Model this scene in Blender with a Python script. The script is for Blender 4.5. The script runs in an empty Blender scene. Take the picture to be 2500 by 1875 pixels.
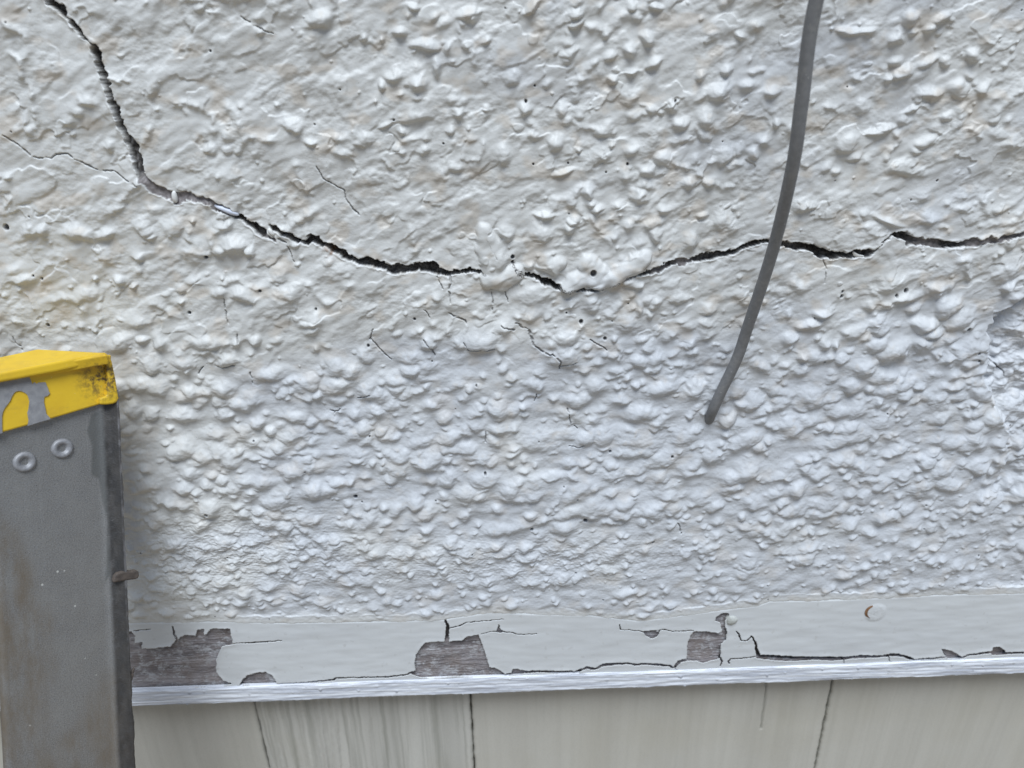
import bpy, math
import numpy as np

# ------------------------------------------------------------------ camera, sky, sun, exposure
S = bpy.context.scene
COL = S.collection
F = 1850.0                                  # focal length in pixels of a 2500 x 1875 frame
PITCH, YAW, DIST = math.radians(23), math.radians(2.8), 0.33
fwd = np.array([math.sin(YAW) * math.cos(PITCH), math.cos(YAW) * math.cos(PITCH), -math.sin(PITCH)])
right = np.array([math.cos(YAW), -math.sin(YAW), 0.0])
up = np.cross(right, fwd)
CAM = -DIST * fwd
cd = bpy.data.cameras.new('camera')
cam = bpy.data.objects.new('camera', cd)
COL.objects.link(cam)
S.camera = cam
cam.location = CAM
cam.rotation_euler = (math.radians(90) - PITCH, 0, -YAW)
cd.sensor_width = 36
cd.lens = F / 2500 * 36
cd.clip_start, cd.clip_end = 0.005, 500
cd.dof.use_dof = True
cd.dof.focus_distance = 0.325
cd.dof.aperture_fstop = 11

SUN_ELEV, SUN_AZ = math.radians(65), math.radians(-3)     # azimuth from straight in front of the wall, negative = left
to_sun = np.array([math.sin(SUN_AZ) * math.cos(SUN_ELEV), -math.cos(SUN_AZ) * math.cos(SUN_ELEV), math.sin(SUN_ELEV)])
w = bpy.data.worlds.new('World')
S.world = w
w.use_nodes = True
nt = w.node_tree
sky = nt.nodes.new('ShaderNodeTexSky')
sky.sky_type = 'NISHITA'
sky.sun_disc = False
sky.sun_elevation = SUN_ELEV
sky.sun_rotation = math.atan2(to_sun[0], to_sun[1])
bg = nt.nodes['Background']
bg.inputs['Strength'].default_value = 0.05
nt.links.new(sky.outputs[0], bg.inputs['Color'])
ld = bpy.data.lights.new('sun', 'SUN')
ld.energy = 2.8
ld.angle = math.radians(32)
ld.color = (0.87, 0.94, 1.0)
sun = bpy.data.objects.new('sun', ld)
COL.objects.link(sun)
from mathutils import Vector
sun.rotation_euler = Vector(to_sun).to_track_quat('Z', 'Y').to_euler()
S.view_settings.view_transform = 'Standard'
S.view_settings.look = 'None'
S.view_settings.gamma = 1
S.view_settings.use_curve_mapping = False
S.view_settings.exposure = 0.33

# ------------------------------------------------------------------ helpers
rng = np.random.default_rng(7)
f4 = np.float32


def ray(px, py):
    px = np.asarray(px, float)[..., None]
    py = np.asarray(py, float)[..., None]
    return fwd + (px - 1250) / F * right - (py - 937.5) / F * up


def hit_plane(px, py, P0, n):
    d = ray(px, py)
    t = ((P0 - CAM) @ n) / (d @ n)
    return CAM + d * t[..., None]


def hit_y(px, py, y):
    return hit_plane(px, py, np.array([0.0, y, 0.0]), np.array([0.0, 1.0, 0.0]))


def sstep(a, b, x):
    t = np.clip((x - a) / (b - a), 0, 1)
    return t * t * (3 - 2 * t)


_perm = np.random.default_rng(3).permutation(256).astype(np.int32)
_perm = np.concatenate([_perm, _perm])
_ang = np.random.default_rng(4).random(256) * 2 * np.pi
_gx, _gy = np.cos(_ang).astype(f4), np.sin(_ang).astype(f4)


def perlin(x, y, seed=0):
    x = np.asarray(x, f4) + f4(seed * 17.31)
    y = np.asarray(y, f4) + f4(seed * 9.77)
    x, y = np.broadcast_arrays(x, y)
    xf, yf = np.floor(x), np.floor(y)
    xi, yi = xf.astype(np.int32) & 255, yf.astype(np.int32) & 255
    x, y = x - xf, y - yf
    u, v = x * x * x * (x * (x * 6 - 15) + 10), y * y * y * (y * (y * 6 - 15) + 10)
    p0, p1 = _perm[xi], _perm[xi + 1]

    def g(p, dy, a, b):
        h = _perm[p + dy]
        return _gx[h] * a + _gy[h] * b
    n00, n10 = g(p0, yi, x, y), g(p1, yi, x - 1, y)
    n01, n11 = g(p0, yi + 1, x, y - 1), g(p1, yi + 1, x - 1, y - 1)
    a = n00 + u * (n10 - n00)
    b = n01 + u * (n11 - n01)
    return (a + v * (b - a)) * f4(1.5)


def fbm(x, y, o=3, seed=0):
    r, a = 0, 1.0
    for i in range(o):
        r = r + a * perlin(x * (2.03 ** i), y * (2.03 ** i), seed + i * 3)
        a *= 0.5
    return r


def axis(lo, hi, step, lo2, hi2, grow=1.35, mid=0.11):
    """coordinates dense between lo and hi, growing coarser out to lo2 and hi2"""
    c = np.arange(lo, hi + step * .5, step)
    s, a = step, []
    v = lo
    while v > lo2:
        s = min(s * grow, 0.0008 if v > lo - mid else 0.02)
        v -= s
        a.append(v)
    s, b = step, []
    v = c[-1]
    while v < hi2:
        s = min(s * grow, 0.0008 if v < c[-1] + mid else 0.02)
        v += s
        b.append(v)
    return np.concatenate([np.array(a[::-1]), c, np.array(b)])


def grid_mesh(name, V, mat, parent=None, keep=None, attrs=None, origin=(0, 0, 0), smooth=True):
    nz, nx = V.shape[:2]
    idx = np.arange(nz * nx, dtype=np.int32).reshape(nz, nx)
    q = np.stack([idx[:-1, :-1], idx[:-1, 1:], idx[1:, 1:], idx[1:, :-1]], -1).reshape(-1, 4)
    if keep is not None:
        q = q[keep.reshape(-1)]
    me = bpy.data.meshes.new(name)
    me.vertices.add(nz * nx)
    me.vertices.foreach_set('co', (V.reshape(-1, 3) - np.array(origin)).astype(f4).ravel())
    me.loops.add(q.size)
    me.loops.foreach_set('vertex_index', q.ravel())
    me.polygons.add(len(q))
    me.polygons.foreach_set('loop_start', np.arange(0, q.size, 4, dtype=np.int32))
    me.update(calc_edges=True)
    if smooth:
        me.polygons.foreach_set('use_smooth', np.ones(len(q), bool))
    for k, a in (attrs or {}).items():
        if a.ndim == 3:
            at = me.attributes.new(k, 'FLOAT_VECTOR', 'POINT')
            at.data.foreach_set('vector', a.reshape(-1).astype(f4))
        else:
            at = me.attributes.new(k, 'FLOAT', 'POINT')
            at.data.foreach_set('value', a.reshape(-1).astype(f4))
    return link(name, me, mat, parent, origin)


def link(name, me, mat, parent=None, origin=(0, 0, 0)):
    o = bpy.data.objects.new(name, me)
    COL.objects.link(o)
    if mat:
        me.materials.append(mat)
    if parent is not None:
        o.parent = parent
    else:
        o.location = origin
    return o


def poly_mesh(name, verts, faces, mat, parent=None, origin=(0, 0, 0), smooth=False, bevel=0, segs=2):
    me = bpy.data.meshes.new(name)
    me.from_pydata([tuple(np.array(v) - np.array(origin)) for v in verts], [], faces)
    import bmesh
    bm = bmesh.new()
    bm.from_mesh(me)
    bmesh.ops.recalc_face_normals(bm, faces=bm.faces)
    bm.to_mesh(me)
    bm.free()
    if smooth:
        me.polygons.foreach_set('use_smooth', np.ones(len(me.polygons), bool))
    o = link(name, me, mat, parent, origin)
    if bevel:
        b = o.modifiers.new('bevel', 'BEVEL')
        b.width = bevel
        b.segments = segs
        b.limit_method = 'ANGLE'
        b.angle_limit = math.radians(40)
    return o


def thing(name, label, cat, loc):
    o = bpy.data.objects.new(name, None)
    COL.objects.link(o)
    o.location = loc
    o.empty_display_size = 0.02
    tag(o, label, cat)
    return o


def tag(o, label, cat, kind='thing'):
    o['label'] = label
    o['category'] = cat
    o['kind'] = kind
    return o


class Nodes:
    def __init__(self, name):
        self.m = bpy.data.materials.new(name)
        self.m.use_nodes = True
        self.t = self.m.node_tree
        self.b = self.t.nodes['Principled BSDF']

    def n(self, typ, **kw):
        x = self.t.nodes.new(typ)
        for k, v in kw.items():
            if k.startswith('i_'):
                x.inputs[k[2:]].default_value = v
            else:
                setattr(x, k, v)
        return x

    def l(self, a, b):
        self.t.links.new(a, b)

    def attr(self, name, vec=False):
        a = self.n('ShaderNodeAttribute', attribute_name=name)
        return a.outputs['Vector' if vec else 'Fac']

    def noise(self, scale, detail=3, vec=None, stretch=None, rough=0.55):
        if vec is None:
            vec = self.n('ShaderNodeTexCoord').outputs['Object']
        if stretch:
            mp = self.n('ShaderNodeMapping')
            mp.inputs['Scale'].default_value = stretch
            self.l(vec, mp.inputs['Vector'])
            vec = mp.outputs[0]
        x = self.n('ShaderNodeTexNoise')
        x.inputs['Scale'].default_value = scale
        x.inputs['Detail'].default_value = detail
        x.inputs['Roughness'].default_value = rough
        self.l(vec, x.inputs['Vector'])
        return x.outputs['Fac']

    def ramp(self, fac, a, b, ca=(0, 0, 0, 1), cb=(1, 1, 1, 1)):
        r = self.n('ShaderNodeValToRGB')
        e = r.color_ramp.elements
        e[0].position, e[1].position = a, b
        e[0].color, e[1].color = ca, cb
        self.l(fac, r.inputs[0])
        return r.outputs[0]

    def mix(self, fac, a, b, mode='MIX'):
        x = self.n('ShaderNodeMix', data_type='RGBA', blend_type=mode)
        for sock, v in ((x.inputs[0], fac), (x.inputs[6], a), (x.inputs[7], b)):
            if isinstance(v, (int, float)):
                sock.default_value = v
            elif isinstance(v, tuple):
                sock.default_value = (*v, 1) if len(v) == 3 else v
            else:
                self.l(v, sock)
        return x.outputs[2]

    def math(self, op, a, b=0.0):
        x = self.n('ShaderNodeMath', operation=op)
        for sock, v in ((x.inputs[0], a), (x.inputs[1], b)):
            if isinstance(v, (int, float)):
                sock.default_value = v
            else:
                self.l(v, sock)
        return x.outputs[0]

    def done(self, color, rough=0.5, metal=0.0, bump=None, bump_d=0.0001, strength=1.0, spec=None):
        if isinstance(color, tuple):
            self.b.inputs['Base Color'].default_value = (*color, 1)
        else:
            self.l(color, self.b.inputs['Base Color'])
        if isinstance(rough, float):
            self.b.inputs['Roughness'].default_value = rough
        else:
            self.l(rough, self.b.inputs['Roughness'])
        self.b.inputs['Metallic'].default_value = metal
        if spec is not None:
            self.b.inputs['Specular IOR Level'].default_value = spec
        if bump is not None:
            bp = self.n('ShaderNodeBump')
            bp.inputs['Distance'].default_value = bump_d
            bp.inputs['Strength'].default_value = strength
            self.l(bump, bp.inputs['Height'])
            self.l(bp.outputs[0], self.b.inputs['Normal'])
        return self.m


# ------------------------------------------------------------------ materials
PAINT = (0.69, 0.685, 0.655)


def mat_stucco():
    k = Nodes('painted_stucco')
    c = k.mix(k.ramp(k.noise(60, 4), .35, .7), (0.71, 0.708, 0.692), (0.655, 0.653, 0.637))
    c = k.mix(k.math('MULTIPLY', k.attr('cool_shade'), .85), c, (0.59, 0.61, 0.65))  # shade low on the wall, tinted into the base colour
    tan = k.math('MULTIPLY', k.attr('tan'), 0.5)
    c = k.mix(tan, c, (0.60, 0.52, 0.43))
    c = k.mix(k.math('MULTIPLY', k.attr('cream'), 0.22), c, (0.66, 0.60, 0.47))
    specks = k.ramp(k.noise(900, 2), .70, .76)
    c = k.mix(k.math('MULTIPLY', specks, .35), c, (0.30, 0.27, 0.24))
    c = k.mix(k.attr('chip'), c, (0.82, 0.82, 0.82))
    mort = k.mix(k.ramp(k.noise(700, 5), .35, .65), (0.055, 0.052, 0.055), (0.19, 0.175, 0.165))
    pale = k.mix(k.ramp(k.noise(500, 5), .35, .65), (0.17, 0.15, 0.15), (0.36, 0.33, 0.33))
    mort = k.mix(k.attr('mortar'), mort, pale)
    c = k.mix(k.attr('crack'), c, mort)
    c = k.mix(k.attr('pit'), c, (0.10, 0.10, 0.11))
    c = k.mix(k.math('MULTIPLY', k.attr('rust'), .8), c, (0.25, 0.12, 0.05))
    return k.done(c, 0.5, bump=k.noise(1800, 3), bump_d=0.00012, strength=.5, spec=.45)


def mat_film():
    k = Nodes('peeling_paint')
    c = k.mix(k.ramp(k.noise(40, 4, stretch=(.25, 1, 1)), .35, .7), (0.70, 0.715, 0.725), (0.65, 0.665, 0.68))
    dirt = k.ramp(k.noise(330, 4), .62, .76)
    c = k.mix(k.math('MULTIPLY', dirt, .35), c, (0.38, 0.36, 0.33))
    c = k.mix(k.attr('edge'), c, (0.42, 0.39, 0.36))
    b = k.noise(500, 4, stretch=(.3, 1, 1))
    return k.done(c, 0.5, bump=b, bump_d=0.0002, strength=.22, spec=.4)


def mat_wood():
    k = Nodes('weathered_wood')
    g = k.noise(400, 5, stretch=(.12, 1, 1))
    c = k.mix(k.ramp(g, .3, .7), (0.16, 0.145, 0.15), (0.42, 0.385, 0.395))
    c = k.mix(k.math('MULTIPLY', k.ramp(k.noise(90, 3), .45, .65), .45), c, (0.22, 0.175, 0.15))
    res = k.math('MULTIPLY', k.ramp(k.noise(420, 6, stretch=(.6, 1, 1), rough=.75), .5, .58),
                 k.ramp(k.noise(70, 2, stretch=(.6, 1, 1)), .30, .5))
    c = k.mix(k.math('MULTIPLY', res, .85), c, (0.50, 0.50, 0.52))
    c = k.mix(k.attr('groove'), c, (0.045, 0.04, 0.038))
    return k.done(c, 0.85, bump=g, bump_d=0.0006, strength=.8, spec=.2)


def mat_drip():
    k = Nodes('brushed_white_paint')
    g = k.noise(900, 4, stretch=(.03, 1, 1))
    c = k.mix(k.ramp(g, .38, .62), (0.50, 0.52, 0.58), (0.86, 0.88, 0.93))
    return k.done(c, 0.42, bump=g, bump_d=0.0003, strength=.6, spec=.5)


def mat_shingle(name, a, b, streak):
    k = Nodes(name)
    tc = k.attr('grain', True)
    g = k.noise(260, 4, vec=tc, stretch=(1, 1, .025))
    g2 = k.noise(60, 3, vec=tc, stretch=(1, 1, .06))
    c = k.mix(k.ramp(g2, .3, .7), a, b)
    c = k.mix(k.math('MULTIPLY', k.ramp(g, .45, .75), streak), c, (a[0] * .62, a[1] * .63, a[2] * .60))
    c = k.mix(k.math('MULTIPLY', k.ramp(k.noise(14, 3), .5, .75), .3), c, (0.44, 0.40, 0.30))
    c = k.mix(k.math('MULTIPLY', k.ramp(k.noise(1100, 3, rough=.7), .5, .7), .22), c, (0.36, 0.34, 0.29))
    c = k.mix(k.attr('edge'), c, (0.16, 0.16, 0.13))
    gg = k.math('ADD', g, k.math('MULTIPLY', k.noise(1300, 3), .5))
    return k.done(c, 0.6, bump=gg, bump_d=0.0003, strength=.4, spec=.35)


def mat_rail():
    k = Nodes('weathered_aluminium')
    st = k.attr('st', True)
    c = k.mix(k.ramp(k.noise(90, 4, vec=st), .3, .7), (0.25, 0.245, 0.245), (0.31, 0.305, 0.30))
    str_ = k.ramp(k.noise(420, 3, vec=st, stretch=(1, .012, 1)), .55, .75)
    c = k.mix(k.math('MULTIPLY', str_, .3), c, (0.40, 0.40, 0.40))
    c = k.mix(k.ramp(k.noise(2300, 3, vec=st, rough=.7), .42, .70), c, (0.42, 0.41, 0.40))
    c = k.mix(k.ramp(k.noise(1700, 3, vec=st, rough=.7), .58, .72), c, (0.14, 0.135, 0.13))
    c = k.mix(k.math('MULTIPLY', k.math('MULTIPLY', k.attr('brown'), .8), k.ramp(k.noise(140, 5, vec=st, stretch=(1, .3, 1), rough=.7), .36, .62)), c, (0.25, 0.205, 0.155))  # warm light on the rail, mixed into its colour
    c = k.mix(k.math('MULTIPLY', k.attr('bare'), .7), c, (0.16, 0.165, 0.16))
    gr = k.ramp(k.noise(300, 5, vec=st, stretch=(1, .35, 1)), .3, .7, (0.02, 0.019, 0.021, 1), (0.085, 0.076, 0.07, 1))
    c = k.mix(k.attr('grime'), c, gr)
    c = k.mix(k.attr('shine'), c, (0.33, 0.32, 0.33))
    v = k.n('ShaderNodeTexVoronoi')
    v.inputs['Scale'].default_value = 170
    k.l(st, v.inputs['Vector'])
    sp = k.ramp(v.outputs['Distance'], .06, .085, (1, 1, 1, 1), (0, 0, 0, 1))
    pick = k.ramp(k.noise(55, 2, vec=st), .54, .56)
    c = k.mix(k.math('MULTIPLY', sp, pick), c, (0.75, 0.75, 0.72))
    return k.done(c, 0.42, metal=.6, bump=k.noise(2000, 4, vec=st), bump_d=0.00035, strength=.5, spec=.4)


def mat_yellow():
    k = Nodes('yellow_plastic')
    c = k.mix(k.ramp(k.noise(70, 4), .35, .7), (0.80, 0.53, 0.03), (0.72, 0.45, 0.025))
    scuff = k.ramp(k.noise(260, 5, stretch=(.35, .35, 1.2)), .66, .76)
    c = k.mix(k.math('MULTIPLY', scuff, .35), c, (0.30, 0.19, 0.06))
    vd = k.n('ShaderNodeVectorMath', operation='DISTANCE')
    k.l(k.n('ShaderNodeTexCoord').outputs['Object'], vd.inputs[0])
    vd.name = 'grime_centre'
    near = k.ramp(vd.outputs['Value'], .003, .012, (1, 1, 1, 1), (0, 0, 0, 1))
    c = k.mix(k.math('MULTIPLY', near, k.ramp(k.noise(420, 5, rough=.72), .44, .6)), c, (0.07, 0.045, 0.03))
    smear = k.math('MULTIPLY', k.ramp(k.noise(120, 5, stretch=(.5, .5, 1), rough=.7), .52, .7), .35)
    c = k.mix(smear, c, (0.42, 0.28, 0.06))
    sp = k.ramp(k.noise(1100, 2), .74, .78)
    c = k.mix(sp, c, (0.80, 0.70, 0.35))
    return k.done(c, 0.40, bump=k.noise(900, 3), bump_d=0.00012, strength=.3, spec=.5)


def mat_plain(name, a, b, scale, rough, bump_d=.0001, spec=.4, metal=0.0):
    k = Nodes(name)
    n = k.noise(scale, 4)
    return k.done(k.mix(k.ramp(n, .3, .7), a, b), rough, metal=metal, bump=n, bump_d=bump_d, strength=.5, spec=spec)


M_STUCCO, M_FILM, M_WOOD, M_DRIP = mat_stucco(), mat_film(), mat_wood(), mat_drip()
M_RAIL, M_YELLOW = mat_rail(), mat_yellow()

# ------------------------------------------------------------------ ground, far below the ladder
GZ = -3.0
gm = Nodes('pale_paving')
gmat = gm.done(gm.mix(gm.ramp(gm.noise(1.5, 4), .35, .65), (0.24, 0.19, 0.13), (0.30, 0.24, 0.165)), 0.9)
g = poly_mesh('ground', [(-150, -150, GZ), (150, -150, GZ), (150, 150, GZ), (-150, 150, GZ)], [(0, 1, 2, 3)], gmat)
g['kind'] = 'structure'

# ------------------------------------------------------------------ stucco wall
Y_TRIM = -0.0045


def prof(z):
    """the render coat flares out towards the trim board"""
    return -0.0036 * sstep(0.03, -0.115, z)


def to_wall(px, py):
    """pixel -> x, z on the mean surface of the wall (metres)"""
    px, py = np.asarray(px, float), np.asarray(py, float)
    y = np.full(px.shape, -0.001)
    d = ray(px, py)
    for _ in range(8):
        t = (y - CAM[1]) / d[..., 1]
        z = CAM[2] + t * d[..., 2]
        y = prof(z) - 0.001
    return CAM[0] + t * d[..., 0], z


def mm_per_px(px, py):
    """millimetres on the wall per pixel, across and up"""
    x0, z0 = to_wall(px, py)
    x1, _ = to_wall(np.asarray(px) + 1, py)
    _, z1 = to_wall(px, np.asarray(py) + 1)
    return (x1 - x0) * 1000, (z0 - z1) * 1000


STEP = 0.00026
z_bot = -0.134
xs = axis(-0.262, 0.272, STEP, -0.75, 0.75)
zs = axis(z_bot, 0.162, STEP, z_bot - .0001, 0.75)
X, Z = np.meshgrid((xs * 1000).astype(f4), (zs * 1000).astype(f4))      # millimetres
nz, nx = X.shape
ix0, ix1 = np.searchsorted(xs, -0.2619), np.searchsorted(xs, 0.2719)

zl = lambda py: float(to_wall(1250, py)[1]) * 1000
dense = sstep(zl(700), zl(960), Z + 9 * perlin(X / 40, Z / 30, 31) + 0.04 * X * -1)
upper = 1 - dense
wx = .95 * perlin(X / 6, Z / 6, 1) + .30 * perlin(X / 2.3, Z / 2.3, 2)
wz = .95 * perlin(X / 6, Z / 6, 3) + .30 * perlin(X / 2.3, Z / 2.3, 4)

base = 1.3 * perlin(X / 55, Z / 42, 5) + .7 * perlin(X / 22, Z / 17, 6)
ca, sa = math.cos(math.radians(27)), math.sin(math.radians(27))
U, Vv = X * ca + Z * sa, -X * sa + Z * ca
base += .40 * fbm(U / 12, Vv / 5.2, 2, 8) * (.35 + .65 * upper)
base += .22 * fbm(X / 5.5, Z / 4.5, 2, 10) * upper * sstep(-.5, .6, perlin(X / 30, Z / 22, 11))
pl = fbm(U / 24, Vv / 15, 4, 12)
sh = sstep(-.2, .5, perlin(X / 12, Z / 10, 17))               # how sharp the edge of a patch is here
base += (.6 * sstep(-.02 - .2 * (1 - sh), .07 + .25 * (1 - sh), pl)) * (.15 + .85 * upper)
pl = fbm(U / 17 + 40, Vv / 13, 3, 15)
base += .4 * sstep(.38 - .2 * (1 - sh), .46 + .25 * (1 - sh), pl) * upper
base += .5 * perlin(X / 9, Z / 5, 18) * dense
h = base.copy()
core = np.zeros_like(h)            # knob height above the coat, for the droop

cx0 = xs[0] * 1000
XI = xs * 1000
ZI = zs * 1000


def stamp(xc, zc, a, b, H, rot=0.0, pw=1.25, warp=1.0, k=.55):
    """one melted-looking knob: half axes a, b and height H in millimetres"""
    R = max(a, b) * 1.75
    i0, i1 = np.searchsorted(XI, (xc - R, xc + R))
    j0, j1 = np.searchsorted(ZI, (zc - R, zc + R))
    if i1 - i0 < 2 or j1 - j0 < 2:
        return
    s = (slice(j0, j1), slice(i0, i1))
    ws = warp * min(1.25, .46 * min(a, b))
    dx = X[s] - xc + wx[s] * ws
    dz = Z[s] - zc + wz[s] * ws
    c, n = math.cos(rot), math.sin(rot)
    r2 = ((dx * c + dz * n) / a) ** 2 + ((-dx * n + dz * c) / b) ** 2
    p = (H + k) * np.exp(-np.power(r2, pw) * .95)
    B = base[s] + p - k
    A = h[s]
    m = np.maximum(A, B) + np.maximum(k - np.abs(A - B), 0) ** 2 / (4 * k)
    h[s] = m
    core[s] = np.maximum(core[s], p - k)


# random knobs: dense lumps low on the wall, clusters higher up
cl = lambda x, z: perlin(np.array([x / 26]), np.array([z / 20]), 44)[0] + .5 * perlin(np.array([x / 9]), np.array([z / 8]), 47)[0]


def scatter(n, zlo, zhi, rlo, rhi, hk, asp, low):
    for _ in range(n):
        x, z = rng.uniform(-375, 385), rng.uniform(zlo, zhi)
        dj = dense[min(np.searchsorted(ZI, z), nz - 1), min(np.searchsorted(XI, x), nx - 1)]
        if rng.random() > (dj if low else (1 - dj)):
            continue
        c = float(cl(x, z))
        if rng.random() > (np.clip(.85 + .8 * c, .35, 1) if low else np.clip(.22 + 1.35 * c, .03, 1)):
            continue
        r = rlo * (rhi / rlo) ** rng.random()
        if low:                                   # lumps get smaller towards the trim
            r *= .62 + .38 * float(np.clip((z - zl(1500)) / (zl(1150) - zl(1500)), 0, 1))
        q = rng.uniform(1.0, asp)
        stamp(x, z, r * q, r, hk * r * rng.uniform(.65, 1.25), rng.normal(.12 if low else .35, .3), rng.uniform(.75, 1.5), k=(1.1 if low else .9))


scatter(1350, -135, 45, 2.8, 5.2, .54, 1.8, True)
scatter(2800, -135, 45, 1.5, 2.9, .68, 1.7, True)
scatter(2000, -118, 45, .8, 1.7, .5, 1.9, True)
scatter(270, -60, 255, 3.0, 5.5, .34, 1.8, False)
scatter(1270, -60, 255, 1.3, 2.6, .6, 1.6, False)
scatter(2700, -60, 255, .5, 1.3, .7, 1.5, False)

for _ in range(800):                              # ropy runs of render between the knobs
    x, z = rng.uniform(-340, 350), rng.uniform(-105, 250)
    if float(cl(x, z)) < -.05:
        continue
    a = rng.normal(.45, .7) if z > -20 else rng.normal(.15, .3)
    r = rng.uniform(.9, 2.2)
    for _ in range(rng.integers(3, 9)):
        stamp(x, z, r * 1.5, r, r * rng.uniform(.35, .75), a, 1.0, k=.9)
        a += rng.normal(0, .45)
        r *= rng.uniform(.85, 1.12)
        x, z = x + math.cos(a) * r * 1.5, z + math.sin(a) * r * 1.5

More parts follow.
